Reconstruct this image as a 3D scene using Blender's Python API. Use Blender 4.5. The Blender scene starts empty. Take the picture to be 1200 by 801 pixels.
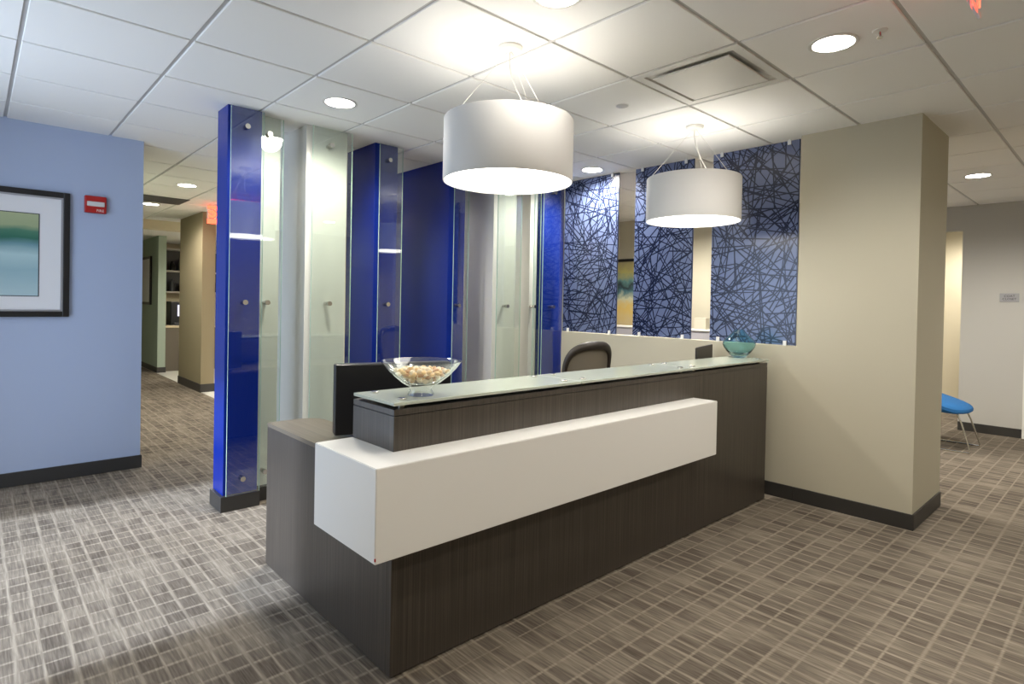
import bpy, bmesh, math, random
from mathutils import Vector, Matrix
R = math.radians
S = bpy.context.scene
C = S.collection
rnd = random.Random(7)

# ------------------------------------------------------------------ camera
F, CX, CY, YAW, PITCH, ROLL, EYE = 683.75, 603.45, 362.94, R(47.0835), R(-0.634), R(1.1122), 1.3693
cam = bpy.data.cameras.new('camera'); cam_o = bpy.data.objects.new('camera', cam); C.objects.link(cam_o)
d = Vector((math.cos(PITCH)*math.cos(YAW), math.cos(PITCH)*math.sin(YAW), math.sin(PITCH)))
r = Vector((math.sin(YAW), -math.cos(YAW), 0)); u = r.cross(d)
r2 = math.cos(ROLL)*r + math.sin(ROLL)*u; u2 = -math.sin(ROLL)*r + math.cos(ROLL)*u
m = Matrix.Identity(4)
for i in range(3):
    m[i][0] = r2[i]; m[i][1] = u2[i]; m[i][2] = -d[i]
m[2][3] = EYE
cam_o.matrix_world = m
cam.sensor_width = 36.0; cam.sensor_fit = 'HORIZONTAL'; cam.lens = F*36.0/1200
cam.shift_x = -(CX-600)/1200; cam.shift_y = (CY-400.5)/1200
cam.clip_start = 0.05
S.camera = cam_o

# ------------------------------------------------------------------ world, daylight, exposure
w = bpy.data.worlds.new('sky'); S.world = w; w.use_nodes = True
bg = w.node_tree.nodes['Background']; bg.inputs[0].default_value = (0.66, 0.79, 1.0, 1); bg.inputs[1].default_value = 1.55
sun = bpy.data.lights.new('sun', 'SUN'); sun.energy = 2.8; sun.angle = R(5); sun.color = (0.74, 0.83, 1.0)
sun_o = bpy.data.objects.new('sun', sun); C.objects.link(sun_o)
sd = Vector((math.cos(R(42)), 0.0, -math.sin(R(42))))
sun_o.rotation_euler = sd.to_track_quat('-Z', 'Y').to_euler()
por = bpy.data.lights.new('door_portal', 'AREA'); por.shape = 'RECTANGLE'; por.size = 2.46; por.size_y = 2.03
por.cycles.is_portal = True
por_o = bpy.data.objects.new('door_portal', por); C.objects.link(por_o)
por_o.location = (-0.64, 3.655, 1.25); por_o.rotation_euler = Vector((1, 0, 0)).to_track_quat('-Z', 'Y').to_euler()
S.view_settings.view_transform = 'Standard'; S.view_settings.look = 'None'
S.view_settings.exposure = 1.4; S.view_settings.gamma = 1.0; S.view_settings.use_curve_mapping = False
WARM = (1.0, 0.945, 0.85)
DOWN_W, PEND_E, LENS_E = 56.0, 2.55, 14.0

# ------------------------------------------------------------------ materials
def srgb(*c): return tuple(((v/255+0.055)/1.055)**2.4 if v/255 > 0.04045 else v/255/12.92 for v in c)+(1,)
M = {}
def mat(name, col, rough=0.5, metal=0.0, spec=0.5, emit=None, es=0.0, trans=0.0, ior=1.5, coat=0.0, bump=None):
    k = bpy.data.materials.new(name); k.use_nodes = True; M[name] = k
    nt = k.node_tree; b = nt.nodes['Principled BSDF']; I = b.inputs
    I['Base Color'].default_value = col; I['Roughness'].default_value = rough; I['Metallic'].default_value = metal
    I['Specular IOR Level'].default_value = spec; I['IOR'].default_value = ior
    I['Transmission Weight'].default_value = trans; I['Coat Weight'].default_value = coat; I['Coat Roughness'].default_value = 0.03
    if emit: I['Emission Color'].default_value = emit; I['Emission Strength'].default_value = es
    if bump:
        n = nt.nodes.new('ShaderNodeTexNoise'); n.inputs['Scale'].default_value = bump[0]; n.inputs['Detail'].default_value = 3
        tc = nt.nodes.new('ShaderNodeTexCoord'); nt.links.new(tc.outputs['Object'], n.inputs['Vector'])
        bu = nt.nodes.new('ShaderNodeBump'); bu.inputs['Strength'].default_value = bump[1]; bu.inputs['Distance'].default_value = 0.004
        nt.links.new(n.outputs['Fac'], bu.inputs['Height']); nt.links.new(bu.outputs['Normal'], I['Normal'])
    return k
mat('paint_blue', srgb(172, 184, 209), 0.75, bump=(160, 0.05))
mat('paint_greige', srgb(190, 184, 164), 0.75, bump=(160, 0.05))
mat('paint_grey', srgb(186, 184, 178), 0.75, bump=(160, 0.05))
mat('paint_taupe', srgb(150, 137, 110), 0.75, bump=(160, 0.05))
mat('paint_sage', srgb(158, 172, 156), 0.75, bump=(160, 0.05))
mat('paint_cream', srgb(224, 214, 188), 0.75, bump=(160, 0.05))
mat('tile_white', srgb(244, 243, 240), 0.9, bump=(420, 0.12))
mat('grid_white', srgb(190, 188, 186), 0.5)
mat('plenum', srgb(90, 88, 86), 0.9)
mat('base_dark', srgb(52, 50, 48), 0.45)
mat('white_lacquer', srgb(236, 235, 232), 0.28)
mat('frost_glass', srgb(182, 190, 177), 0.2, coat=0.25)
mat('blue_gloss', srgb(16, 42, 138), 0.26, spec=0.25)
mat('white_body', srgb(214, 214, 208), 0.45)
mat('steel', srgb(205, 203, 198), 0.25, 1.0)
mat('chrome', srgb(220, 220, 220), 0.08, 1.0)
mat('black_plastic', srgb(22, 23, 27), 0.32)
mat('dark_edge', srgb(70, 72, 76), 0.3)
mat('shade_white', srgb(206, 205, 203), 0.7)
mat('white_enamel', srgb(228, 226, 220), 0.35)
mat('cable_white', srgb(225, 222, 214), 0.5)
mat('diffuser', (1, 1, 1, 1), 0.6, emit=(1.0, 0.95, 0.86, 1), es=PEND_E)
mat('lens', (1, 1, 1, 1), 0.6, emit=(1.0, 0.95, 0.86, 1), es=LENS_E)
mat('film', srgb(98, 110, 146), 0.22, spec=0.6)
mat('film_line', srgb(28, 34, 58), 0.2)
mat('clip_white', srgb(225, 226, 226), 0.25)
mat('red_plastic', srgb(176, 24, 20), 0.35)
mat('red_glow', srgb(240, 60, 40), 0.4, emit=(1.0, 0.09, 0.04, 1), es=1.6)
mat('strobe_lens', srgb(215, 210, 206), 0.12)
mat('text_white', srgb(235, 225, 220), 0.5)
mat('text_black', srgb(25, 25, 28), 0.5)
mat('mesh_brown', srgb(122, 114, 99), 0.8, bump=(900, 0.6))
mat('frame_brown', srgb(50, 44, 38), 0.45)
mat('fabric_blue', srgb(30, 104, 168), 0.8, bump=(700, 0.3))
mat('frame_black', srgb(24, 22, 22), 0.35)
mat('mat_board', srgb(228, 226, 226), 0.8)
mat('silver_trim', srgb(170, 170, 176), 0.35, 0.6)
mat('sign_grey', srgb(160, 160, 163), 0.4)
mat('vent_dark', srgb(96, 94, 92), 0.7)
mat('floor_tile', srgb(238, 236, 226), 0.25)
mat('counter_dark', srgb(100, 92, 80), 0.5)
mat('counter_top', srgb(205, 190, 160), 0.4)
mat('screen_lilac', srgb(200, 200, 225), 0.3, emit=srgb(190, 190, 230), es=0.5)
mat('sweet_gold', srgb(226, 190, 128), 0.35)
mat('sweet_cream', srgb(244, 232, 204), 0.35)
mat('sweet_brown', srgb(190, 138, 80), 0.35)
mat('seat_dark', srgb(48, 44, 40), 0.7)
mat('beige_box', srgb(196, 190, 172), 0.6)
mat('partition_grey', srgb(160, 158, 164), 0.7)

def clear_glass(name, tint, refl=1.0):
    k = bpy.data.materials.new(name); k.use_nodes = True; M[name] = k
    nt = k.node_tree; nt.nodes.clear(); N = nt.nodes.new; L = nt.links.new
    out = N('ShaderNodeOutputMaterial'); mix = N('ShaderNodeMixShader'); tr = N('ShaderNodeBsdfTransparent'); gl = N('ShaderNodeBsdfGlossy')
    tr.inputs[0].default_value = tint; gl.inputs['Roughness'].default_value = 0.015; gl.inputs[0].default_value = (0.95, 0.97, 0.96, 1)
    lw = N('ShaderNodeLayerWeight'); lw.inputs[0].default_value = 0.5
    p = N('ShaderNodeMath'); p.operation = 'POWER'; p.inputs[1].default_value = 5
    a = N('ShaderNodeMath'); a.operation = 'MULTIPLY_ADD'; a.inputs[1].default_value = 0.93*refl; a.inputs[2].default_value = 0.05*refl; a.use_clamp = True
    L(lw.outputs['Facing'], p.inputs[0]); L(p.outputs[0], a.inputs[0]); L(a.outputs[0], mix.inputs[0])
    L(tr.outputs[0], mix.inputs[1]); L(gl.outputs[0], mix.inputs[2]); L(mix.outputs[0], out.inputs[0])
clear_glass('panel_glass', (0.95, 0.98, 0.958, 1), 1.6)
clear_glass('door_glass', (0.97, 0.98, 0.98, 1))
mat('glass_edge', srgb(176, 206, 190), 0.1)
clear_glass('bowl_glass', (0.975, 0.985, 0.98, 1), 1.5)
mat('teal_glass', (0.58, 0.83, 0.86, 1), 0.0, trans=1.0, ior=1.25)

def nodes(name, rough=0.5):
    k = mat(name, (1, 1, 1, 1), rough); nt = k.node_tree
    return k, nt, nt.nodes['Principled BSDF'], nt.nodes.new, nt.links.new
def ramp(N, stops):
    rp = N('ShaderNodeValToRGB'); e = rp.color_ramp.elements
    while len(e) < len(stops): e.new(0.5)
    for q, (p, c) in zip(e, stops): q.position = p; q.color = c
    return rp
# dark wood laminate with a fine upright grain
k, nt, B, N, L = nodes('wood_dark', 0.36)
tc = N('ShaderNodeTexCoord'); mp = N('ShaderNodeMapping'); mp.inputs['Scale'].default_value = (150, 150, 1.6)
nz = N('ShaderNodeTexNoise'); nz.inputs['Scale'].default_value = 1.0; nz.inputs['Detail'].default_value = 4
rp = ramp(N, [(0.25, srgb(54, 48, 43)), (0.5, srgb(69, 63, 57)), (0.78, srgb(86, 79, 71))])
L(tc.outputs['Object'], mp.inputs[0]); L(mp.outputs[0], nz.inputs['Vector']); L(nz.outputs['Fac'], rp.inputs[0]); L(rp.outputs[0], B.inputs['Base Color'])
k, nt, B, N, L = nodes('wood_top', 0.32)
tc = N('ShaderNodeTexCoord'); mp = N('ShaderNodeMapping'); mp.inputs['Scale'].default_value = (120, 2, 2)
nz = N('ShaderNodeTexNoise'); nz.inputs['Scale'].default_value = 1.0; nz.inputs['Detail'].default_value = 4
rp = ramp(N, [(0.25, srgb(88, 79, 68)), (0.75, srgb(118, 108, 94))])
L(tc.outputs['Object'], mp.inputs[0]); L(mp.outputs[0], nz.inputs['Vector']); L(nz.outputs['Fac'], rp.inputs[0]); L(rp.outputs[0], B.inputs['Base Color'])
# carpet: small dark woven blocks between pale yarn lines, streaks along Y
k, nt, B, N, L = nodes('carpet', 0.95)
B.inputs['Specular IOR Level'].default_value = 0.15
tc = N('ShaderNodeTexCoord')
mp = N('ShaderNodeMapping'); mp.inputs['Rotation'].default_value = (0, 0, R(90)); L(tc.outputs['Object'], mp.inputs[0])
sep = N('ShaderNodeSeparateXYZ'); L(mp.outputs[0], sep.inputs[0]); cmb = N('ShaderNodeCombineXYZ')
for ax, sc, am in (('X', 5.5, 0.085), ('Y', 7.0, 0.06)):     # uneven but straight spacing of the yarn lines
    wn = N('ShaderNodeTexNoise'); wn.noise_dimensions = '1D'; wn.inputs['Scale'].default_value = sc; wn.inputs['Detail'].default_value = 2
    L(sep.outputs[ax], wn.inputs['W']); ma = N('ShaderNodeMath'); ma.operation = 'MULTIPLY_ADD'; ma.inputs[1].default_value = am
    L(wn.outputs['Fac'], ma.inputs[0]); L(sep.outputs[ax], ma.inputs[2]); L(ma.outputs[0], cmb.inputs[ax])
bA = N('ShaderNodeTexBrick'); bA.offset = 0.0; bA.squash = 1.0
for kk, vv in (('Scale', 1.0), ('Brick Width', 0.104), ('Row Height', 0.080), ('Mortar Size', 0.0115), ('Mortar Smooth', 0.9)): bA.inputs[kk].default_value = vv
bA.inputs['Color1'].default_value = (0, 0, 0, 1); bA.inputs['Color2'].default_value = (0.36, 0.36, 0.36, 1); bA.inputs['Mortar'].default_value = (0.70, 0.70, 0.70, 1)
L(cmb.outputs[0], bA.inputs['Vector'])
st = N('ShaderNodeMapping'); st.inputs['Scale'].default_value = (120, 7, 1); L(tc.outputs['Object'], st.inputs[0])
sn = N('ShaderNodeTexNoise'); sn.inputs['Scale'].default_value = 1.0; sn.inputs['Detail'].default_value = 3; L(st.outputs[0], sn.inputs['Vector'])
pt = N('ShaderNodeMapping'); pt.inputs['Scale'].default_value = (6, 2.2, 1); L(tc.outputs['Object'], pt.inputs[0])
pn = N('ShaderNodeTexNoise'); pn.inputs['Scale'].default_value = 1.0; pn.inputs['Detail'].default_value = 2; L(pt.outputs[0], pn.inputs['Vector'])
pr_ = ramp(N, [(0.45, (0, 0, 0, 1)), (0.72, (1, 1, 1, 1))]); L(pn.outputs['Fac'], pr_.inputs[0])
mx = N('ShaderNodeMix'); mx.data_type = 'RGBA'; mx.inputs['A'].default_value = (0, 0, 0, 1)
L(pr_.outputs[0], mx.inputs['Factor']); L(bA.outputs['Color'], mx.inputs['A']); mx.inputs['B'].default_value = (0.62, 0.62, 0.62, 1)
ad = N('ShaderNodeMix'); ad.data_type = 'RGBA'; ad.inputs['Factor'].default_value = 0.30
L(mx.outputs['Result'], ad.inputs['A'])
s2 = ramp(N, [(0.34, (0, 0, 0, 1)), (0.66, (1, 1, 1, 1))]); L(sn.outputs['Fac'], s2.inputs[0]); L(s2.outputs[0], ad.inputs['B'])
cr = ramp(N, [(0.05, srgb(82, 74, 66)), (0.40, srgb(114, 105, 94)), (0.85, srgb(156, 146, 131))]); L(ad.outputs['Result'], cr.inputs[0])
L(cr.outputs[0], B.inputs['Base Color'])
bu = N('ShaderNodeBump'); bu.inputs['Strength'].default_value = 0.5; bu.inputs['Distance'].default_value = 0.004
L(ad.outputs['Result'], bu.inputs['Height']); L(bu.outputs['Normal'], B.inputs['Normal'])
# painted pictures
def art(name, stops, zsc, warp):
    k, nt, B, N, L = nodes(name, 0.5)
    tc = N('ShaderNodeTexCoord'); sp = N('ShaderNodeSeparateXYZ'); L(tc.outputs['Object'], sp.inputs[0])
    nz = N('ShaderNodeTexNoise'); nz.inputs['Scale'].default_value = warp[0]; nz.inputs['Detail'].default_value = 5
    mp = N('ShaderNodeMapping'); mp.inputs['Scale'].default_value = warp[2]; L(tc.outputs['Object'], mp.inputs[0]); L(mp.outputs[0], nz.inputs['Vector'])
    a = N('ShaderNodeMath'); a.operation = 'MULTIPLY_ADD'; a.inputs[1].default_value = 1.0/zsc; L(sp.outputs['Z'], a.inputs[0])
    b = N('ShaderNodeMath'); b.operation = 'MULTIPLY_ADD'; b.inputs[1].default_value = warp[1]; b.inputs[2].default_value = -warp[1]/2; L(nz.outputs['Fac'], b.inputs[0]); L(b.outputs[0], a.inputs[2])
    rp = ramp(N, stops); L(a.outputs[0], rp.inputs[0]); L(rp.outputs[0], B.inputs['Base Color'])
art('art_sea', [(0.0, srgb(176, 200, 204)), (0.3, srgb(150, 182, 190)), (0.5, srgb(176, 204, 206)), (0.6, srgb(110, 150, 160)), (0.68, srgb(36, 104, 84)), (0.76, srgb(70, 124, 100)), (0.82, srgb(158, 170, 130)), (1.0, srgb(172, 180, 138))], 0.60, (3.0, 0.12, (1, 1, 3)))
art('art_warm', [(0.0, srgb(196, 178, 138)), (0.3, srgb(206, 176, 100)), (0.45, srgb(190, 190, 160)), (0.55, srgb(70, 110, 120)), (0.62, srgb(40, 50, 56)), (0.72, srgb(90, 130, 130)), (0.85, srgb(168, 160, 96)), (1.0, srgb(150, 140, 104))], 0.95, (4.0, 0.35, (2, 2, 2)))

# ------------------------------------------------------------------ mesh helpers
def box(bm, x0, x1, y0, y1, z0, z1, bev=0.0, seg=2):
    mm = Matrix.Translation(((x0+x1)/2, (y0+y1)/2, (z0+z1)/2)) @ Matrix.Diagonal((x1-x0, y1-y0, z1-z0, 1))
    g = bmesh.ops.create_cube(bm, size=1.0, matrix=mm)
    if bev > 0:
        es = list({e for v in g['verts'] for e in v.link_edges})
        bmesh.ops.bevel(bm, geom=es, offset=bev, segments=seg, affect='EDGES', profile=0.5)
def cyl(bm, p0, p1, rad, seg=16, rad2=None):
    p0, p1 = Vector(p0), Vector(p1); v = p1-p0
    mm = Matrix.Translation((p0+p1)/2) @ v.to_track_quat('Z', 'Y').to_matrix().to_4x4()
    bmesh.ops.create_cone(bm, cap_ends=True, segments=seg, radius1=rad, radius2=rad if rad2 is None else rad2, depth=v.length, matrix=mm)
def lathe(bm, prof, seg=48, origin=(0, 0, 0), close=False):
    rings = []
    for (rr, z) in prof:
        if rr < 1e-6: rings.append([bm.verts.new((origin[0], origin[1], origin[2]+z))])
        else: rings.append([bm.verts.new((origin[0]+rr*math.cos(2*math.pi*i/seg), origin[1]+rr*math.sin(2*math.pi*i/seg), origin[2]+z)) for i in range(seg)])
    prs = list(zip(rings, rings[1:])) + ([(rings[-1], rings[0])] if close else [])
    for a, b in prs:
        for i in range(seg):
            j = (i+1) % seg
            if len(a) == 1 and len(b) == 1: continue
            if len(a) == 1: bm.faces.new((a[0], b[j], b[i]))
            elif len(b) == 1: bm.faces.new((a[i], a[j], b[0]))
            else: bm.faces.new((a[i], a[j], b[j], b[i]))
def tube(bm, pts, rad, seg=8, closed=False):
    pts = [Vector(p) for p in pts]; n = len(pts); rings = []
    up = None
    for i, p in enumerate(pts):
        a = pts[(i-1) % n] if (closed or i > 0) else p; b = pts[(i+1) % n] if (closed or i < n-1) else p
        t = (b-a).normalized()
        if up is None: up = Vector((0, 0, 1)) if abs(t.z) < 0.9 else Vector((1, 0, 0))
        s = t.cross(up).normalized(); up = s.cross(t).normalized()
        rr = rad[i] if isinstance(rad, (list, tuple)) else rad
        rings.append([bm.verts.new(p + rr*(math.cos(2*math.pi*k/seg)*s + math.sin(2*math.pi*k/seg)*up)) for k in range(seg)])
    for i in range(n if closed else n-1):
        a, b = rings[i], rings[(i+1) % n]
        for k in range(seg): bm.faces.new((a[k], a[(k+1) % seg], b[(k+1) % seg], b[k]))
    if not closed: bm.faces.new(rings[0][::-1]); bm.faces.new(rings[-1])
def prism(bm, poly, z0, z1):
    a = [bm.verts.new((x, y, z0)) for x, y in poly]; b = [bm.verts.new((x, y, z1)) for x, y in poly]; n = len(poly)
    bm.faces.new(a[::-1]); bm.faces.new(b)
    for i in range(n): bm.faces.new((a[i], a[(i+1) % n], b[(i+1) % n], b[i]))
def mesh(name, bm, material, smooth=False):
    bmesh.ops.recalc_face_normals(bm, faces=bm.faces)
    me = bpy.data.meshes.new(name); bm.to_mesh(me); bm.free(); me.materials.append(M[material])
    if smooth:
        for p in me.polygons: p.use_smooth = True
        try: me.set_sharp_from_angle(angle=R(38))
        except Exception: pass
    return me
def link(name, me, parent=None, loc=None):
    o = bpy.data.objects.new(name, me); C.objects.link(o)
    if loc: o.location = loc
    if parent: o.parent = parent
    return o
def obj(name, bm, material, parent=None, smooth=False): return link(name, mesh(name, bm, material, smooth), parent)
def bx(name, dims, material, parent=None, bev=0.0, off=(0, 0, 0)):
    bm = bmesh.new(); x0, x1, y0, y1, z0, z1 = dims
    box(bm, x0-off[0], x1-off[0], y0-off[1], y1-off[1], z0-off[2], z1-off[2], bev)
    return obj(name, bm, material, parent)
def tag(o, label, cat, group=None):
    o['label'] = label; o['category'] = cat
    if group: o['group'] = group
    return o
def thing(name, label, cat, loc=(0, 0, 0), group=None, rz=0.0):
    o = bpy.data.objects.new(name, None); o.empty_display_size = 0.1; C.objects.link(o); o.location = loc; o.rotation_euler = (0, 0, rz)
    return tag(o, label, cat, group)
def struct(name, dims, material, bev=0.0):
    o = bx(name, dims, material, None, bev); o['kind'] = 'structure'; return o
def text(name, body, size, material, parent, M4, depth=0.001, align='CENTER'):
    cu = bpy.data.curves.new(name, 'FONT'); cu.body = body; cu.size = size; cu.extrude = depth; cu.align_x = align; cu.align_y = 'CENTER'; cu.resolution_u = 2
    t = bpy.data.objects.new(name, cu); C.objects.link(t)
    dg = bpy.context.evaluated_depsgraph_get(); me = bpy.data.meshes.new_from_object(t.evaluated_get(dg))
    bpy.data.objects.remove(t); me.materials.clear(); me.materials.append(M[material])
    o = link(name, me, parent); o.matrix_local = M4; return o

ZC = 2.6004
G0X, G0Y, T = 0.1583, 3.1374, 0.6100

# ------------------------------------------------------------------ floor and shell
bm = bmesh.new(); box(bm, -0.9, 10.6, -2.8, 14.2, -0.06, 0.0); fl = obj('floor', bm, 'carpet'); fl['kind'] = 'structure'
tf = struct('floor_kitchen', (2.415, 4.6, 6.0, 13.6, 0.0005, 0.004), 'floor_tile')

def wall(name, dims, material, label=None):
    return struct(name, dims, material)
wall('wall_left', (-0.75, 0.992, 5.447, 5.60, 0, 2.66), 'paint_blue')
wall('wall_corridor_left', (0.85, 0.992, 5.60, 14.1, 0, 2.66), 'paint_sage')
wall('wall_corridor_end', (0.85, 4.75, 13.6, 13.75, 0, 2.66), 'paint_cream')
wall('wall_right', (4.307, 5.024, 0.954, 1.675, 0, 2.66), 'paint_greige')
wall('wall_back', (4.307, 4.425, 1.675, 3.945, 0, 1.100), 'paint_greige')
wall('wall_far', (8.42, 8.56, -2.6, 1.44, 0, 2.66), 'paint_grey')
wall('wall_far_header', (8.42, 8.56, 1.44, 2.75, 2.32, 2.66), 'paint_grey')
wall('wall_beyond_opening', (10.2, 10.35, -0.2, 4.6, 0, 2.66), 'paint_cream')
wall('wall_side_office', (7.0, 10.3, 2.75, 2.90, 0, 2.66), 'paint_greige')
wall('wall_office', (7.0, 7.14, 2.90, 6.75, 0, 2.66), 'paint_greige')
wall('wall_office_end', (4.6, 7.1, 6.6, 6.75, 0, 2.66), 'paint_greige')
wall('wall_kitchen_right', (4.6, 4.75, 6.0, 13.7, 0, 2.66), 'paint_cream')
wall('wall_south', (-0.75, 10.4, -2.75, -2.6, 0, 2.66), 'paint_greige')
wall('wall_east_front', (8.56, 10.3, -0.35, -0.2, 0, 2.66), 'paint_grey')
# entrance wall behind the camera with a glazed double door
wall('wall_entrance_south', (-0.75, -0.6, -2.6, 2.64, 0, 2.66), 'paint_greige')
wall('wall_entrance_north', (-0.75, -0.6, 4.67, 5.447, 0, 2.66), 'paint_greige')
wall('wall_entrance_header', (-0.75, -0.6, 2.64, 4.67, 2.50, 2.66), 'paint_greige')
dr = bpy.data.objects.new('door_1', None); C.objects.link(dr); dr.location = (-0.68, 3.655, 0); dr['kind'] = 'structure'
for s in (-1, 1):
    bx('door_glass', (-0.686, -0.674, 3.655+min(0.01*s, 1.0*s), 3.655+max(0.01*s, 1.0*s), 0.02, 2.48), 'door_glass', dr, off=(-0.68, 3.655, 0))
    bm = bmesh.new(); cyl(bm, (0.06, s*0.08, 0.8), (0.06, s*0.08, 1.4), 0.014); obj('door_pull', bm, 'steel', dr, True)

def base(name, dims): return struct(name, dims, 'base_dark', 0.003)
base('baseboard_left', (-0.60, 1.002, 5.435, 5.447, 0, 0.10))
base('baseboard_right', (4.296, 4.307, 0.943, 1.675, 0, 0.10))
base('baseboard_right_side', (4.307, 5.024, 0.943, 0.954, 0, 0.10))
base('baseboard_far', (8.408, 8.42, -2.6, 1.44, 0, 0.10))
base('baseboard_beyond', (10.19, 10.2, -0.2, 2.75, 0, 0.10))
base('baseboard_back', (4.296, 4.307, 1.675, 3.94, 0, 0.10))
struct('trim_1', (8.405, 8.42, 0.845, 0.872, 0, 2.1), 'white_enamel', 0.002)

# corridor end: sage wall, taupe column, soffit
wall('wall_corridor_right', (2.43, 2.555, 12.0, 13.6, 0, 2.66), 'paint_sage')
base('baseboard_corridor', (2.42, 2.565, 11.99, 13.6, 0, 0.10))
wall('wall_column', (2.41, 2.585, 9.20, 10.43, 0, 2.66), 'paint_taupe')
base('baseboard_column', (2.40, 2.595, 9.19, 10.44, 0, 0.12))
wall('ceiling_soffit', (0.99, 4.6, 10.85, 11.1, 2.46, 2.66), 'paint_cream')
wall('ceiling_low', (0.99, 4.6, 11.1, 13.6, 2.46, 2.52), 'tile_white')

# ------------------------------------------------------------------ ceiling: slab, bars, tiles
cb = bmesh.new(); box(cb, -0.75, 10.4, -2.75, 13.75, ZC+0.035, ZC+0.12); ceil = obj('ceiling', cb, 'plenum'); ceil['kind'] = 'structure'
J0, J1, I0, I1 = -3, 16, -10, 12
xs0, xs1, ys0, ys1 = -0.6, 10.2, -2.6, 10.85
def in_view(x, y):
    P = Vector((x, y, ZC-EYE)); z = P.dot(d)
    if z < 0.3: return False
    px = CX+F*P.dot(r2)/z; py = CY-F*P.dot(u2)/z
    return -70 < px < 1270 and py > -90
for j in range(J0, J1+1):
    x = G0X+T*j
    if xs0 < x < xs1: bx('grid_bar', (x-0.012, x+0.012, ys0, ys1, ZC+0.009, ZC+0.036), 'grid_white', ceil)
for i in range(I0, I1+2):
    y = G0Y+T*i
    if ys0 < y < ys1: bx('grid_bar', (xs0, xs1, y-0.012, y+0.012, ZC+0.0092, ZC+0.0355), 'grid_white', ceil)
tb = bmesh.new(); box(tb, -T/2+0.0095, T/2-0.0095, -T/2+0.0095, T/2-0.0095, 0, 0.030, 0.003, 1); tile_me = mesh('ceiling_tile', tb, 'tile_white')
rest = bmesh.new()
SKIP = {(4, -3)}
def cell(j, i): return G0X+T*(j+0.5), G0Y+T*(i+0.5)
VENT2 = (2, 8)
for j in range(J0, J1):
    for i in range(I0, I1+1):
        x, y = cell(j, i)
        if (j, i) in SKIP: continue
        x0, x1 = max(x-T/2+0.0095, xs0), min(x+T/2-0.0095, xs1); y0, y1 = max(y-T/2+0.0095, ys0), min(y+T/2-0.0095, ys1)
        if x1-x0 < 0.03 or y1-y0 < 0.03: continue
        if in_view(x, y) and x1-x0 > 0.58 and y1-y0 > 0.58: link('ceiling_tile', tile_me, ceil, (x, y, ZC))
        else: box(rest, x0, x1, y0, y1, ZC, ZC+0.03)
ro = obj('ceiling_tile_field', rest, 'tile_white', ceil); ro['kind'] = 'stuff'

# ------------------------------------------------------------------ reception desk
DX0, DY0, DX1 = 1.113, 1.825, 4.18
desk = thing('reception_desk', 'long dark wood reception desk with white wraparound band and raised glass counter', 'desk', (DX0, DY0, 0))
OFF = (DX0, DY0, 0)
def dbx(n, dims, mtl, bev=0.0, parent=None): return bx(n, dims, mtl, parent or desk, bev, OFF)
dbx('plinth', (DX0+0.01, DX1-0.01, DY0+0.012, DY0+0.04, 0, 0.012), 'black_plastic')
dbx('front_panel', (DX0, DX1, DY0, DY0+0.03, 0.008, 0.826), 'wood_dark')
dbx('end_panel', (DX0, DX0+0.03, DY0+0.031, 3.045, 0.008, 0.714), 'wood_dark', 0.002)
# return worktop with its rounded inner corner
bm = bmesh.new(); poly = [(0, 0.031), (0, 1.22), (0.16, 1.22)]
for a in range(0, 91, 15): poly.append((0.16+0.105*math.sin(R(a)), 1.115+0.105*math.cos(R(a))))
poly += [(0.265, 0.80), (0.34, 0.72), (0.5, 0.70), (DX1-DX0, 0.70), (DX1-DX0, 0.031)]
prism(bm, poly, 0.7145, 0.734); obj('worktop', bm, 'wood_top', desk)
dbx('far_end_panel', (DX1-0.03, DX1, DY0+0.031, 2.52, 0.008, 0.714), 'wood_dark', 0.002)
dbx('modesty_panel', (DX0+0.031, DX1-0.031, DY0+0.033, DY0+0.05, 0.02, 0.714), 'wood_dark')
# white band wrapping the corner
bm = bmesh.new(); prism(bm, [(-0.156, -0.154), (2.062, -0.154), (2.062, -0.0005), (-0.0005, -0.0005), (-0.0005, 0.306), (-0.156, 0.306)], 0.514, 0.826)
es = [e for e in bm.edges]; bmesh.ops.bevel(bm, geom=es, offset=0.0025, segments=2, affect='EDGES')
obj('white_band', bm, 'white_lacquer', desk)
dbx('band_chip', (0.9565, 0.9605, 1.6703, 1.6745, 0.525, 0.535), 'red_plastic')
# raised transaction box
dbx('counter_box', (DX0, DX1, DY0, 2.130, 0.8262, 0.953), 'wood_dark')
dbx('shadow_gap_strip', (DX0+0.004, DX1-0.004, DY0+0.004, 2.126, 0.953, 0.9562), 'black_plastic')  # black colour stands for the shade in the gap under the board
dbx('counter_board', (DX0, DX1, DY0-0.0005, 2.130, 0.9562, 0.978), 'wood_dark', 0.0015)
edges = [DX0-0.008, 2.128, 3.155, DX1]
for a in range(3):
    x0, x1 = edges[a]+(0.003 if a else 0), edges[a+1]-(0.003 if a < 2 else 0)
    g = dbx('counter_glass', (x0, x1, DY0-0.012, 2.115, 0.993, 1.005), 'frost_glass', 0.0015)
    for sx in (x0+0.065, x1-0.065):
        for sy in (DY0+0.04, 2.065):
            bm = bmesh.new(); ox, oy = sx-DX0, sy-DY0
            lathe(bm, [(0, 0.978), (0.014, 0.978), (0.014, 0.993), (0, 0.993)], 20, (ox, oy, 0))
            lathe(bm, [(0, 1.005), (0.016, 1.005), (0.016, 1.0095), (0.0135, 1.0115), (0, 1.0115)], 20, (ox, oy, 0))
            obj('standoff', bm, 'steel', g, True)

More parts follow.
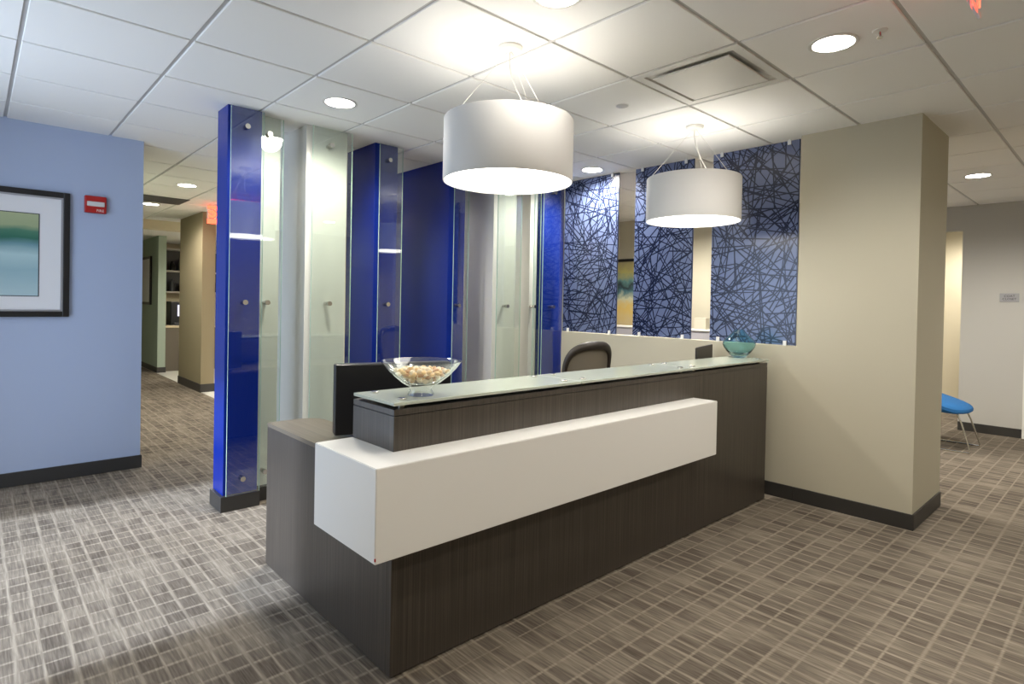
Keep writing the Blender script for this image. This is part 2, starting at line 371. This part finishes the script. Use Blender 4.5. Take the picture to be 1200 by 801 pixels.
# ------------------------------------------------------------------ glass-faced feature columns
def column(label, colour, x0, x1, yf, depth, gx0, gx1, yg, sx, zs=(0.205, 1.343, 2.47), blue=True, group='columns in a row behind the desk'):
    t = thing('feature_column', label, 'column', ((x0+x1)/2, yf, 0), group)
    o = ((x0+x1)/2, yf, 0)
    bx('body', (x0, x1, yf, yf+depth, 0.10, ZC), colour, t, 0.002, o)
    bx('plinth', (x0-0.018, x1+0.012, yf-0.022, yf+depth+0.01, 0.0, 0.10), 'base_dark', t, 0.002, o)
    g = bx('glass_panel', (gx0, gx1, yg, yg+0.010, 0.101, ZC-0.012), 'panel_glass', t, 0, o)
    for ex in (gx0, gx1):
        bx('glass_rim', (ex-0.0006, ex+0.0006, yg+0.0003, yg+0.0097, 0.102, ZC-0.013), 'glass_edge', g, 0, o)
    for z in zs:
        bm = bmesh.new()
        cyl(bm, (sx-o[0], yf-o[1]-0.0002, z), (sx-o[0], yg+0.0102-o[1], z), 0.0135, 20)
        cyl(bm, (sx-o[0], yg-0.0002-o[1], z), (sx-o[0], yg-0.024-o[1], z), 0.0165, 20)
        obj('standoff', bm, 'steel', g, True)
    return t
column('slim blue column nearest the corridor, glass front on steel studs', 'blue_gloss', 1.180, 1.392, 3.982, 0.205, 1.190, 1.394, 3.944, 1.284)
column('narrow pale green glass column butting against the slim blue column', 'white_body', 1.393, 1.545, 4.060, 0.13, 1.399, 1.548, 4.015, 1.450)
column('broad white column beside the slim blue one, left of the desk screen', 'white_body', 1.712, 2.020, 4.025, 0.52, 1.738, 2.036, 3.972, 1.868)
column('blue column with mirror-like glass directly behind the black screen', 'blue_gloss', 2.287, 2.490, 4.092, 0.46, 2.306, 2.512, 4.046, 2.385)
column('deep blue column behind the glass bowl, with the widest side face', 'blue_gloss', 3.002, 3.180, 4.092, 0.92, 3.030, 3.190, 4.046, 3.085)
column('broad white column in the middle of the desk background under the near pendant', 'white_body', 3.475, 3.760, 4.045, 0.5, 3.490, 3.785, 3.998, 3.608)
column('very narrow grey-white column squeezed beside the last blue column', 'white_body', 3.985, 4.085, 4.090, 0.25, 4.000, 4.088, 4.040, 4.005)
column('blue column touching the low wall beside the patterned glass', 'blue_gloss', 4.108, 4.420, 4.045, 0.30, 4.080, 4.395, 3.998, 4.225)

# ------------------------------------------------------------------ patterned glass panels on the low wall
def clip(p, q, W, H):
    t0, t1 = 0.0, 1.0; dx, dy = q[0]-p[0], q[1]-p[1]
    for a, b in ((-dx, p[0]), (dx, W-p[0]), (-dy, p[1]), (dy, H-p[1])):
        if abs(a) < 1e-9:
            if b < 0: return None
        else:
            t = b/a
            if a < 0: t0 = max(t0, t)
            else: t1 = min(t1, t)
    if t0 >= t1: return None
    return (p[0]+t0*dx, p[1]+t0*dy), (p[0]+t1*dx, p[1]+t1*dy)
def pattern_panel(label, y0, y1, seed):
    xg = 4.352; z0, z1 = 1.104, 2.592; W, H = y1-y0, z1-z0
    t = thing('patterned_glass_panel', label, 'glass panel', (xg, (y0+y1)/2, z0), 'patterned blue glass panels above the low wall')
    o = (xg, (y0+y1)/2, z0)
    g = bx('glass', (xg, xg+0.010, y0, y1, z0, z1), 'film', t, 0.001, o)
    rg = random.Random(seed); bm = bmesh.new(); n = 0; gs = 0.071; segs = []
    for iy in range(-1, int(W/gs)+2):
        for iz in range(-1, int(H/gs)+2):
            p = ((iy+rg.uniform(0.1, 0.9))*gs, (iz+rg.uniform(0.1, 0.9))*gs); a = rg.uniform(0, math.pi); ln = rg.uniform(0.14, 0.27)
            segs.append([p, (math.cos(a), math.sin(a)), -ln, ln])
    for A_ in segs:                                    # end every line on another line
        ts = []
        for B_ in segs:
            if B_ is A_: continue
            cr_ = A_[1][0]*B_[1][1]-A_[1][1]*B_[1][0]
            if abs(cr_) < 0.1: continue
            wx, wy = B_[0][0]-A_[0][0], B_[0][1]-A_[0][1]
            t_ = (wx*B_[1][1]-wy*B_[1][0])/cr_; u_ = (wx*A_[1][1]-wy*A_[1][0])/cr_
            if -0.2 < u_ < 0.2 and abs(t_) < 0.4: ts.append(t_)
        if ts: A_.append((min(ts, key=lambda v: abs(v-A_[2])), min(ts, key=lambda v: abs(v-A_[3]))))
    for A_ in segs:
        lo, hi = A_[4] if len(A_) > 4 else (A_[2], A_[3])
        p = (A_[0][0]+lo*A_[1][0], A_[0][1]+lo*A_[1][1]); q = (A_[0][0]+hi*A_[1][0], A_[0][1]+hi*A_[1][1])
        c = clip(p, q, W, H); n += 1; hw = rg.choice((0.0038, 0.0045, 0.0052))
        if not c: continue
        (ax, ay), (qx, qy) = c; L_ = math.hypot(qx-ax, qy-ay)
        if L_ < 0.02: continue
        nx, ny = -(qy-ay)/L_*hw, (qx-ax)/L_*hw
        xo = -0.0004-0.000002*n
        vs = [bm.verts.new((xo, min(max(yy, 0), W)-W/2, min(max(zz, 0), H))) for yy, zz in ((ax+nx, ay+ny), (qx+nx, qy+ny), (qx-nx, qy-ny), (ax-nx, ay-ny))]
        bm.faces.new(vs)
    obj('line_pattern', bm, 'film_line', g)
    bx('edge_line', (xg-0.0012, xg-0.0003, y0, y0+0.006, z0, z1), 'film_line', g, 0, o)
    for yy in (y0+0.075, y1-0.075):
        for zz in (z0-0.004, z1-0.03):
            bx('clip', (xg-0.012, xg-0.0006, yy-0.012, yy+0.012, zz, zz+0.036), 'clip_white', t, 0.002, o)
pattern_panel('patterned blue glass panel beside the plain wall, behind the teal vase', 1.700, 2.372, 3)
pattern_panel('middle patterned blue glass panel, behind the far pendant lamp', 2.540, 3.122, 11)
pattern_panel('patterned blue glass panel beside the blue column, behind the office chair', 3.305, 3.972, 23)

# ------------------------------------------------------------------ lamps
def spot(parent, z, energy, ang=R(166), size=0.08):
    l = bpy.data.lights.new('lamp', 'SPOT'); l.energy = energy; l.spot_size = ang; l.spot_blend = 0.55; l.shadow_soft_size = size; l.color = WARM
    o = bpy.data.objects.new('lamp', l); C.objects.link(o); o.parent = parent; o.location = (0, 0, z)
def downlight(x, y, label, rad=0.088, z=ZC, e=DOWN_W):
    t = thing('downlight', label, 'ceiling light', (x, y, z), 'recessed round downlights')
    bm = bmesh.new(); lathe(bm, [(rad, 0.0), (rad+0.016, 0.0), (rad+0.018, -0.003), (rad+0.010, -0.006), (rad, -0.004)], 40, close=True); obj('trim_ring', bm, 'white_enamel', t, True)
    bm = bmesh.new(); lathe(bm, [(0, -0.0005), (rad, -0.0005), (rad, -0.0025), (0, -0.0035)], 40); obj('lens', bm, 'lens', t, True)
    spot(t, -0.02, e)
EN = {(2.908, 1.000): 33.0, (2.90, -0.83): 10.0, (4.12, -0.83): 12.0, (1.683, -0.83): 12.0, (0.463, 0.39): 22.0, (1.672, 3.440): 46.0, (1.700, 1.615): 9.0, (6.62, 1.035): 62.0, (6.56, -0.83): 48.0, (5.6, 3.6): 150.0, (9.3, 1.3): 70.0, (1.722, 7.20): 50.0, (1.736, 9.04): 50.0}
for x, y, lb in [
    (1.672, 3.440, 'round downlight in front of the broad white column'),
    (2.908, 1.000, 'large round downlight at upper right, beside the sprinkler'),
    (4.128, 3.442, 'small round downlight above the patterned glass nearest the blue column'),
    (6.62, 1.035, 'round downlight behind the plain pier at far right'),
    (1.700, 1.615, 'round downlight cut off by the top edge of the photo'),
    (1.722, 7.20, 'nearer of the two downlights in the left corridor'),
    (1.736, 9.04, 'farther of the two downlights in the left corridor'),
    (0.463, 0.39, 'added unseen round downlight above the camera position'),  # out-of-view lamp added for warm fill light
    (2.90, -0.83, 'added unseen round downlight behind the camera, south of the desk'),  # unseen fill lamp added over the lobby
    (1.683, -0.83, 'added unseen round downlight behind the camera toward the south wall'),  # likewise an unseen lamp added for lobby fill
    (4.12, -0.83, 'added unseen round downlight off to the right of the photo, in the lobby'),  # added out of view to give the right side more warm light
    (6.56, -0.83, 'added unseen round downlight off to the right, near the far grey wall'),  # added out of view to brighten the far right
    (5.6, 3.6, 'added unseen round downlight in the office behind the patterned glass'),  # unseen lamp added to brighten the office in the gaps
    (9.3, 1.3, 'round downlight in the passage beyond the far opening'),
    ]:
    downlight(x, y, lb, e=EN.get((x, y), DOWN_W))
downlight(3.4, 10.2, 'round downlight over the tiled kitchen floor', e=60)
downlight(3.2, 5.6, 'added unseen round downlight behind the row of columns')  # unseen lamp added to light the enclosed space back here

def pendant(x, y, label):
    t = thing('drum_pendant', label, 'pendant lamp', (x, y, 1.95), 'white drum pendants over the desk')
    Rr, h = 0.310, 0.292
    top = ZC-1.95
    bm = bmesh.new(); lathe(bm, [(Rr, 0.0), (Rr+0.0015, 0.004), (Rr+0.0015, h-0.004), (Rr, h), (Rr-0.004, h), (Rr-0.004, 0.0)], 96, close=True); obj('shade', bm, 'shade_white', t, True)
    bm = bmesh.new(); lathe(bm, [(0, 0.012), (Rr-0.0045, 0.012), (Rr-0.0045, 0.016), (0, 0.016)], 96); obj('diffuser', bm, 'diffuser', t, True)
    bm = bmesh.new(); lathe(bm, [(0.235, 0.10), (Rr-0.0045, 0.10), (Rr-0.0045, 0.103), (0.235, 0.103)], 64, close=True); obj('uplight_blocker', bm, 'white_enamel', t, True)  # hidden ring added to block most of the upward light
    bm = bmesh.new()
    for a in (90, 210, 330): cyl(bm, (0.03*math.cos(R(a)), 0.03*math.sin(R(a)), h-0.02), ((Rr-0.005)*math.cos(R(a)), (Rr-0.005)*math.sin(R(a)), h-0.02), 0.004, 8)
    lathe(bm, [(0, h-0.035), (0.035, h-0.035), (0.035, h-0.005), (0, h-0.005)], 24); obj('spider', bm, 'white_enamel', t)
    bm = bmesh.new(); lathe(bm, [(0, top), (0.060, top), (0.060, top-0.010), (0.052, top-0.020), (0.016, top-0.024), (0, top-0.026)], 40); obj('canopy', bm, 'white_enamel', t, True)
    for a in (15, 135, 255):
        bm = bmesh.new(); cyl(bm, (0.01*math.cos(R(a)), 0.01*math.sin(R(a)), top-0.022), ((Rr-0.006)*math.cos(R(a)), (Rr-0.006)*math.sin(R(a)), h-0.01), 0.0013, 6); obj('cable', bm, 'cable_white', t)
    bm = bmesh.new(); pts = []
    for i in range(15):
        s = i/14; pts.append((0.10*s*s-0.02*math.sin(s*math.pi), -0.09*math.sin(s*math.pi*0.62)*s, top-0.024-(top-0.024-h+0.02)*s))
    tube(bm, pts, 0.0032, 8); obj('power_cord', bm, 'cable_white', t, True)
pendant(1.885, 2.096, 'white drum pendant hanging nearest, over the left of the desk')
pendant(3.597, 2.105, 'white drum pendant hanging farther back, before the patterned glass')

# ceiling air diffuser
x, y = cell(4, -3)
t = thing('ceiling_vent', 'square ceiling air vent with floating centre plate, right of near pendant', 'air vent', (x, y, ZC))
bm = bmesh.new(); a = T/2-0.0095
for s0, s1 in ((-a, -a+0.045), (a-0.045, a)):
    box(bm, s0, s1, -a, a, 0.0, 0.02); box(bm, -a+0.045, a-0.045, s0, s1, 0.0, 0.02)
obj('frame', bm, 'white_enamel', t)
bm = bmesh.new(); v0 = [(-a+.045, -a+.045), (a-.045, -a+.045), (a-.045, a-.045), (-a+.045, a-.045)]; v1 = [(p*0.78, q*0.78) for p, q in v0]
A = [bm.verts.new((p, q, 0.012)) for p, q in v0]; Bv = [bm.verts.new((p, q, 0.032)) for p, q in v1]
for i in range(4): bm.faces.new((A[i], A[(i+1) % 4], Bv[(i+1) % 4], Bv[i]))
bm.faces.new(Bv); obj('throat', bm, 'white_enamel', t)
bm = bmesh.new(); box(bm, -0.218, 0.218, -0.218, 0.218, -0.010, 0.000, 0.004); obj('centre_plate', bm, 'white_enamel', t)
for sx in (-1, 1):
    for sy in (-1, 1):
        bm = bmesh.new(); cyl(bm, (sx*0.15, sy*0.15, 0.0002), (sx*0.15, sy*0.15, 0.031), 0.005, 8); obj('hanger', bm, 'chrome', t)
# corridor vent
x, y = 1.73, 8.52
t = thing('return_air_grille', 'dark return air grille in the corridor ceiling', 'air vent', (x, y, ZC))
bx('frame', (-0.28, 0.28, -0.28, 0.28, -0.006, 0.0), 'vent_dark', t, 0.001)
for i in range(8): bx('louvre', (-0.26, 0.26, -0.26+i*0.067, -0.225+i*0.067, -0.011, -0.0062), 'vent_dark', t)
# ceiling sensor, sprinkler
t = thing('ceiling_sensor', 'small flat white disc on the ceiling between the two pendants', 'sensor', (2.928, 2.214, ZC))
bm = bmesh.new(); lathe(bm, [(0, 0), (0.036, 0), (0.036, -0.003), (0.028, -0.007), (0, -0.008)], 32); obj('cover', bm, 'grid_white', t, True)
bm = bmesh.new(); lathe(bm, [(0.0365, 0), (0.042, 0), (0.042, -0.0015), (0.0365, -0.0015)], 32, close=True); obj('rim', bm, 'white_enamel', t, True)
t = thing('sprinkler_head', 'small sprinkler head with red bulb beside the large downlight', 'sprinkler', (2.915, 0.812, ZC))
bm = bmesh.new(); lathe(bm, [(0, 0), (0.030, 0), (0.028, -0.004), (0.012, -0.006), (0, -0.006)], 24); obj('escutcheon', bm, 'white_enamel', t, True)
bm = bmesh.new(); tube(bm, [(-0.006, 0, -0.005), (-0.014, 0, -0.016), (-0.004, 0, -0.030), (0.004, 0, -0.030), (0.014, 0, -0.016), (0.006, 0, -0.005)], 0.002, 6); obj('yoke', bm, 'steel', t)
bm = bmesh.new(); cyl(bm, (0, 0, -0.006), (0, 0, -0.029), 0.0022, 8); obj('bulb', bm, 'red_plastic', t)
bm = bmesh.new(); lathe(bm, [(0, -0.031), (0.013, -0.031), (0.013, -0.033), (0, -0.033)], 16); obj('deflector', bm, 'steel', t)

# exit signs
def exit_sign(x, y, z0, w, h, label, ry):
    t = thing('exit_sign', label, 'exit sign', (x, y, z0), 'ceiling exit signs')
    bx('mount', (-0.10, 0.10, -0.02, 0.02, h, ZC-z0), 'white_enamel', t, 0.001)
    bx('panel', (-w/2, w/2, -0.005, 0.005, 0, h), 'door_glass', t, 0)
    for s in (1, -1):
        Mx = Matrix.Translation((0, -s*0.0062, h/2)) @ Matrix.Rotation(R(90 if s > 0 else 90), 4, 'X')
        if s < 0: Mx = Matrix.Translation((0, 0.0062, h/2)) @ Matrix.Rotation(R(180), 4, 'Z') @ Matrix.Rotation(R(90), 4, 'X')
        text('lettering', 'EXIT', h*1.15, 'red_glow', t, Mx, 0.001)
exit_sign(2.42, 0.415, 2.405, 0.36, 0.165, 'red-lettered exit sign cut off at the upper right corner', False)
t = thing('exit_sign', 'glowing red exit sign half hidden behind the slim blue column', 'exit sign', (2.425, 8.4, 2.345), 'ceiling exit signs')
bx('mount', (-0.10, 0.10, -0.02, 0.02, 0.235, ZC-2.345), 'white_enamel', t, 0.001)
bx('panel', (-0.17, 0.17, -0.012, 0.012, 0, 0.235), 'red_glow', t, 0.002)
text('lettering', 'EXIT', 0.19, 'text_white', t, Matrix.Translation((0, -0.0128, 0.117)) @ Matrix.Rotation(R(90), 4, 'X'), 0.0006)

# ------------------------------------------------------------------ left wall: framed picture and alarm strobe
t = thing('framed_picture', 'black framed sea-green abstract print with wide white mat on blue wall', 'picture', (0.0, 5.447, 1.206))
YW = 0.0
hw, hh = 0.525, 0.912
bm = bmesh.new(); fw = 0.040
for s in (-1, 1):
    xa, xb = sorted((s*hw, s*(hw-fw))); box(bm, xa, xb, -0.032, -0.0005, 0, hh, 0.004)
box(bm, -hw+fw, hw-fw, -0.032, -0.0005, 0, fw, 0.004); box(bm, -hw+fw, hw-fw, -0.032, -0.0005, hh-fw, hh, 0.004)
obj('frame', bm, 'frame_black', t)
bm = bmesh.new(); e = hw-fw; f2 = 0.012
for s in (-1, 1):
    xa, xb = sorted((s*e, s*(e-f2))); box(bm, xa, xb, -0.024, -0.0005, fw, hh-fw)
box(bm, -e+f2, e-f2, -0.024, -0.0005, fw, fw+f2); box(bm, -e+f2, e-f2, -0.024, -0.0005, hh-fw-f2, hh-fw)
obj('inner_trim', bm, 'silver_trim', t)
bx('mat_board', (-e+f2, e-f2, -0.014, -0.0005, fw+f2, hh-fw-f2), 'mat_board', t)
p = bx('print', (-0.345, 0.345, -0.0162, -0.0142, 0, 0.585), 'art_sea', t); p.location = (0, 0, 0.152)
bm = bmesh.new()
for s in (-1, 1):
    xa, xb = sorted((s*0.351, s*0.345)); box(bm, xa, xb, -0.0166, -0.0142, 0.146, 0.743)
box(bm, -0.345, 0.345, -0.0166, -0.0142, 0.146, 0.152); box(bm, -0.345, 0.345, -0.0166, -0.0142, 0.737, 0.743)
obj('print_border', bm, 'dark_edge', t)

t = thing('fire_alarm_strobe', 'red fire alarm strobe with clear lens on blue wall', 'fire alarm', (0.678, 5.447, 1.992))
bx('housing', (-0.068, 0.068, -0.040, -0.0005, 0, 0.127), 'red_plastic', t, 0.006)
bx('strobe_lens', (-0.055, 0.055, -0.052, -0.0402, 0.048, 0.084), 'strobe_lens', t, 0.005)
text('lettering', 'FIRE', 0.026, 'text_white', t, Matrix.Translation((0.028, -0.0406, 0.018)) @ Matrix.Rotation(R(90), 4, 'X'), 0.0004)

# ------------------------------------------------------------------ things on the desk
t = thing('glass_bowl', 'clear footed glass bowl filled with golden pieces on the counter', 'bowl', (1.285, 1.912, 1.0052))
bm = bmesh.new()
lathe(bm, [(0, 0.0), (0.050, 0.0), (0.051, 0.004), (0.046, 0.014), (0.041, 0.024), (0.045, 0.033), (0.075, 0.050), (0.108, 0.076), (0.136, 0.105), (0.156, 0.131), (0.1575, 0.133), (0.155, 0.1335), (0.149, 0.130), (0.128, 0.106), (0.100, 0.079), (0.068, 0.056), (0.040, 0.044), (0, 0.040)], 72)
obj('vessel', bm, 'bowl_glass', t, True)
# golden pieces: shells of three shapes
shapes = []
for kk, (mn, sc) in enumerate((('sweet_gold', (1, 0.75, 0.6)), ('sweet_cream', (0.9, 0.8, 0.7)), ('sweet_brown', (1, 0.7, 0.55)))):
    bm = bmesh.new(); bmesh.ops.create_icosphere(bm, subdivisions=2, radius=0.0135)
    for v in bm.verts: v.co = Vector((v.co.x*sc[0], v.co.y*sc[1], v.co.z*sc[2]))*(1+0.12*math.sin(v.co.x*420+kk)*math.cos(v.co.y*380))
    shapes.append(mesh('golden_piece', bm, mn, True))
spots = []
def bowl_r(z): return 0.066+(z-0.056)*1.37
for layer, (z, n) in enumerate(((0.060, 10), (0.072, 18), (0.084, 26), (0.095, 30))):
    rm = bowl_r(z)-0.012
    for q in range(n):
        a = 2*math.pi*(q*0.618+layer*0.31); rr = rm*math.sqrt((q+0.6)/n)
        spots.append((rr*math.cos(a), rr*math.sin(a), z+rnd.uniform(-0.002, 0.003)+(0.006 if layer == 3 and rr < 0.05 else 0)))
for q, (px, py, pz) in enumerate(spots):
    o = link('golden_piece', shapes[rnd.choice((0, 0, 1, 1, 2))], None, (1.285+px, 1.912+py, 1.0052+pz)); o.rotation_euler = (rnd.uniform(-0.6, 0.6), rnd.uniform(-0.6, 0.6), rnd.uniform(0, 6.28))
    tag(o, 'small golden piece heaped in the clear glass bowl', 'sweet', 'golden pieces in the glass bowl')
t = thing('teal_vase', 'squat teal blown-glass vase on the far end of the counter', 'vase', (4.108, 2.004, 1.0052))
bm = bmesh.new()
outer = [(0, 0.0), (0.036, 0.0), (0.046, 0.006), (0.066, 0.024), (0.088, 0.048), (0.107, 0.076), (0.115, 0.098), (0.112, 0.115), (0.096, 0.138), (0.070, 0.163), (0.044, 0.188), (0.034, 0.205)]
inner = [(0.0305, 0.205), (0.040, 0.186), (0.066, 0.160), (0.092, 0.136), (0.1075, 0.115), (0.110, 0.098), (0.102, 0.078), (0.083, 0.053), (0.058, 0.034), (0, 0.024)]
lathe(bm, outer+inner, 64); obj('vessel', bm, 'teal_glass', t, True)

def monitor(label, loc, rz, wd, ht, th, z0, mtl='black_plastic'):
    t = thing('computer_monitor', label, 'monitor', loc, None, rz)
    bm = bmesh.new(); box(bm, 0, wd, -th, 0, z0, z0+ht, 0.006, 2); obj('back_shell', bm, mtl, t)
    bm = bmesh.new(); box(bm, 0.004, wd-0.004, 0.0003, 0.004, z0+0.004, z0+ht-0.004); obj('screen', bm, 'frame_black', t)
    bm = bmesh.new(); box(bm, 0.012, wd-0.012, -th+0.01, -0.01, z0+ht, z0+ht+0.0015); obj('top_trim', bm, 'dark_edge', t)
    if z0 > 0.02:
        bm = bmesh.new(); box(bm, wd/2-0.035, wd/2+0.035, -th+0.012, -0.012, 0.012, z0-0.0003, 0.003); obj('neck', bm, mtl, t)
    bm = bmesh.new(); box(bm, wd/2-0.11, wd/2+0.11, -th/2-0.0, th/2+0.09, 0.0, 0.0115, 0.003); obj('foot', bm, mtl, t)
    return t
monitor('large black screen seen from behind, beside the glass bowl', (1.236, 2.566, 0.7345), R(-16.8), 0.56, 0.326, 0.064, 0.012)
monitor('small dark screen peeking over the counter beside the teal vase', (3.79, 2.170, 0.7345), R(16.2), 0.485, 0.27, 0.014, 0.075, 'frame_brown')

# office chair
t = thing('office_chair', 'brown mesh-back office chair behind the desk', 'office chair', (3.31, 2.95, 0), None, R(172))
bm = bmesh.new(); pts = []
def backpt(a, sx=0.208, sz=0.25, zc=0.83):
    ca, sa = math.cos(a), math.sin(a); n = 3.2
    x = sx*math.copysign(abs(ca)**(2/n), ca)*(1.0+0.10*sa); z = sz*math.copysign(abs(sa)**(2/n), sa)
    return Vector((x, 0.24+0.10*(z/0.25)*0.35-0.10*(x/0.25)**2+0.02, zc+z+0.02*math.cos(x*6)-0.02))
NB = 56
ring = [backpt(2*math.pi*i/NB) for i in range(NB)]
tube(bm, ring, [0.019+0.012*max(0, math.sin(2*math.pi*i/NB))**2 for i in range(NB)], 10, True); obj('back_frame', bm, 'frame_brown', t, True)
bm = bmesh.new(); c0 = [bm.verts.new(p) for p in ring]
prev = c0
for s in (0.75, 0.5, 0.25):
    cur = []
    for i in range(NB):
        q = backpt(2*math.pi*i/NB); cx = q.x*s; z = 0.83+(q.z-0.83)*s
        cur.append(bm.verts.new((cx, 0.24+0.14*(z-0.83)-0.10*(cx/0.25)**2+0.02, z)))
    for i in range(NB): bm.faces.new((prev[i], prev[(i+1) % NB], cur[(i+1) % NB], cur[i]))
    prev = cur
bm.faces.new(prev); obj('back_mesh', bm, 'mesh_brown', t, True)
bm = bmesh.new(); box(bm, -0.245, 0.245, -0.25, 0.22, 0.43, 0.50, 0.03, 3); obj('seat', bm, 'seat_dark', t, True)
bm = bmesh.new(); tube(bm, [(0, 0.10, 0.42), (0, 0.24, 0.43), (0, 0.29, 0.52), (0, 0.27, 0.64)], 0.022, 10); obj('back_bracket', bm, 'frame_brown', t, True)
bm = bmesh.new(); cyl(bm, (0, 0, 0.09), (0, 0, 0.43), 0.025, 16); obj('gas_lift', bm, 'frame_black', t, True)
for q in range(5):
    a = R(72*q+18); bm = bmesh.new(); tube(bm, [(0.02*math.cos(a), 0.02*math.sin(a), 0.10), (0.28*math.cos(a), 0.28*math.sin(a), 0.065)], [0.024, 0.016], 8); lg = obj('base_leg', bm, 'frame_brown', t, True)
    bm = bmesh.new(); cyl(bm, (0.29*math.cos(a)-0.014*math.sin(a), 0.29*math.sin(a)+0.014*math.cos(a), 0.027), (0.29*math.cos(a)+0.014*math.sin(a), 0.29*math.sin(a)-0.014*math.cos(a), 0.027), 0.0265, 16); obj('caster', bm, 'black_plastic', lg, True)

# ------------------------------------------------------------------ far right: blue chair, room sign
t = thing('lounge_chair', 'blue upholstered lounge chair on thin wire legs behind the pier', 'chair', (7.3, 1.62, 0))
bm = bmesh.new()
prof = [(-0.49, 0.375), (-0.485, 0.415), (-0.44, 0.445), (-0.25, 0.500), (0.0, 0.56), (0.18, 0.60), (0.26, 0.70), (0.33, 0.84), (0.38, 0.84), (0.36, 0.70), (0.30, 0.48), (0.20, 0.40), (-0.05, 0.385), (-0.30, 0.372), (-0.46, 0.365)]
ns = 10; rings = []
for s in range(ns+1):
    xx = -0.33+0.66*s/ns; k_ = 1-0.25*abs(2*s/ns-1)**3
    rings.append([bm.verts.new((xx, py*k_, 0.45+(pz-0.45)*(k_*0.4+0.6))) for py, pz in prof])
for a, b in zip(rings, rings[1:]):
    for i in range(len(prof)): bm.faces.new((a[i], a[(i+1) % len(prof)], b[(i+1) % len(prof)], b[i]))
bm.faces.new(rings[0]); bm.faces.new(rings[-1][::-1]); o = obj('seat_shell', bm, 'fabric_blue', t, True)
sm = o.modifiers.new('smooth', 'SUBSURF'); sm.levels = 1; sm.render_levels = 1
for s in (-1, 1):
    bm = bmesh.new(); xx = 0.2*s
    tube(bm, [(xx, -0.40, 0.372), (xx+0.02*s, -0.44, 0.28), (xx+0.05*s, -0.515, 0.03), (xx+0.05*s, -0.51, 0.008), (xx+0.05*s, -0.46, 0.008), (xx+0.05*s, 0.30, 0.008), (xx+0.04*s, 0.34, 0.02), (xx, 0.24, 0.40)], 0.008, 8)
    obj('wire_leg', bm, 'steel', t, True)
t = thing('room_sign', 'small grey wall sign with two lines of dark lettering', 'sign', (8.42, 1.008, 1.492))
bx('plate', (-0.008, -0.0005, -0.083, 0.083, 0, 0.096), 'sign_grey', t, 0.003)
Mt = lambda z: Matrix.Translation((-0.0086, 0, z)) @ Matrix.Rotation(R(-90), 4, 'Z') @ Matrix.Rotation(R(90), 4, 'X')
text('lettering', 'COAT', 0.034, 'text_black', t, Mt(0.064), 0.0004); text('lettering', 'CLOSET', 0.034, 'text_black', t, Mt(0.031), 0.0004)

# ------------------------------------------------------------------ office seen between the glass panels
t = thing('framed_painting', 'dark framed yellow and teal abstract painting seen between the glass panels', 'painting', (7.0, 5.17, 1.05))
bx('frame', (-0.035, -0.0005, -0.30, 0.30, -0.02, 1.0), 'frame_black', t, 0.003)
p = bx('canvas', (-0.040, -0.0352, -0.27, 0.27, 0, 0.955), 'art_warm', t); p.location = (0, 0, 0.002)
t = thing('low_partition', 'low grey office partition with pale cap behind the patterned glass', 'partition', (6.3, 4.2, 0))
bx('panel', (-0.04, 0.04, -1.3, 1.4, 0.0, 1.085), 'partition_grey', t, 0.002); bx('cap', (-0.05, 0.05, -1.3, 1.4, 1.0855, 1.110), 'white_enamel', t, 0.004)
t = thing('storage_box', 'small beige box standing on the low office partition', 'box', (6.30, 3.535, 1.1105))
bx('carton', (-0.045, 0.045, -0.075, 0.075, 0, 0.12), 'beige_box', t, 0.003); bx('lid', (-0.047, 0.047, -0.077, 0.077, 0.1203, 0.132), 'beige_box', t, 0.002)

# ------------------------------------------------------------------ corridor end: picture, kitchen counter, coffee machine, shelf
t = thing('corridor_picture', 'dark framed picture on the sage wall down the corridor', 'picture', (2.43, 12.95, 1.215))
bx('frame', (-0.035, -0.0005, -0.46, 0.46, 0, 0.90), 'frame_black', t, 0.003); bx('print', (-0.040, -0.0352, -0.41, 0.41, 0.05, 0.85), 'mat_board', t)
t = thing('kitchen_counter', 'dark grey kitchen counter with pale top beside the sage wall', 'counter', (3.5, 12.45, 0))
bx('cabinet', (-0.93, 0.93, -0.30, 0.40, 0.0, 0.80), 'counter_dark', t, 0.003); bx('top', (-0.94, 0.94, -0.33, 0.42, 0.801, 0.84), 'counter_top', t, 0.004)
t = thing('coffee_machine', 'black coffee machine with lit pale display on kitchen counter', 'coffee machine', (2.88, 12.42, 0.8405))
bx('housing', (-0.19, 0.19, -0.17, 0.20, 0, 0.44), 'black_plastic', t, 0.012); bx('display', (-0.08, 0.13, -0.176, -0.1702, 0.17, 0.38), 'screen_lilac', t, 0.003); bx('drip_tray', (-0.14, 0.14, -0.24, -0.1765, 0.0, 0.05), 'dark_edge', t, 0.004)
t = thing('kitchen_shelf', 'dark wall shelf unit with glassware above the kitchen counter', 'shelf', (3.5, 13.3, 1.45))
bx('back', (-0.9, 0.9, 0.25, 0.29, 0, 0.9), 'dark_edge', t)
for z in (0.0, 0.42, 0.86): bx('shelf_board', (-0.9, 0.9, -0.02, 0.2495, z, z+0.03), 'white_enamel', t, 0.002)
rg = random.Random(4)
for z in (1.4805, 1.9005):
    for q in range(7):
        bm = bmesh.new(); h = rg.uniform(0.16, 0.28); lathe(bm, [(0, 0), (0.05, 0), (0.055, h*0.6), (0.03, h*0.8), (0.03, h), (0, h)], 16)
        o = link('jar', mesh('jar', bm, rg.choice(('frame_black', 'dark_edge', 'strobe_lens'))  , True), None, (2.80+q*0.16, 13.4, z)); tag(o, 'small jar on the dark kitchen shelf', 'jar', 'jars on the kitchen shelf')
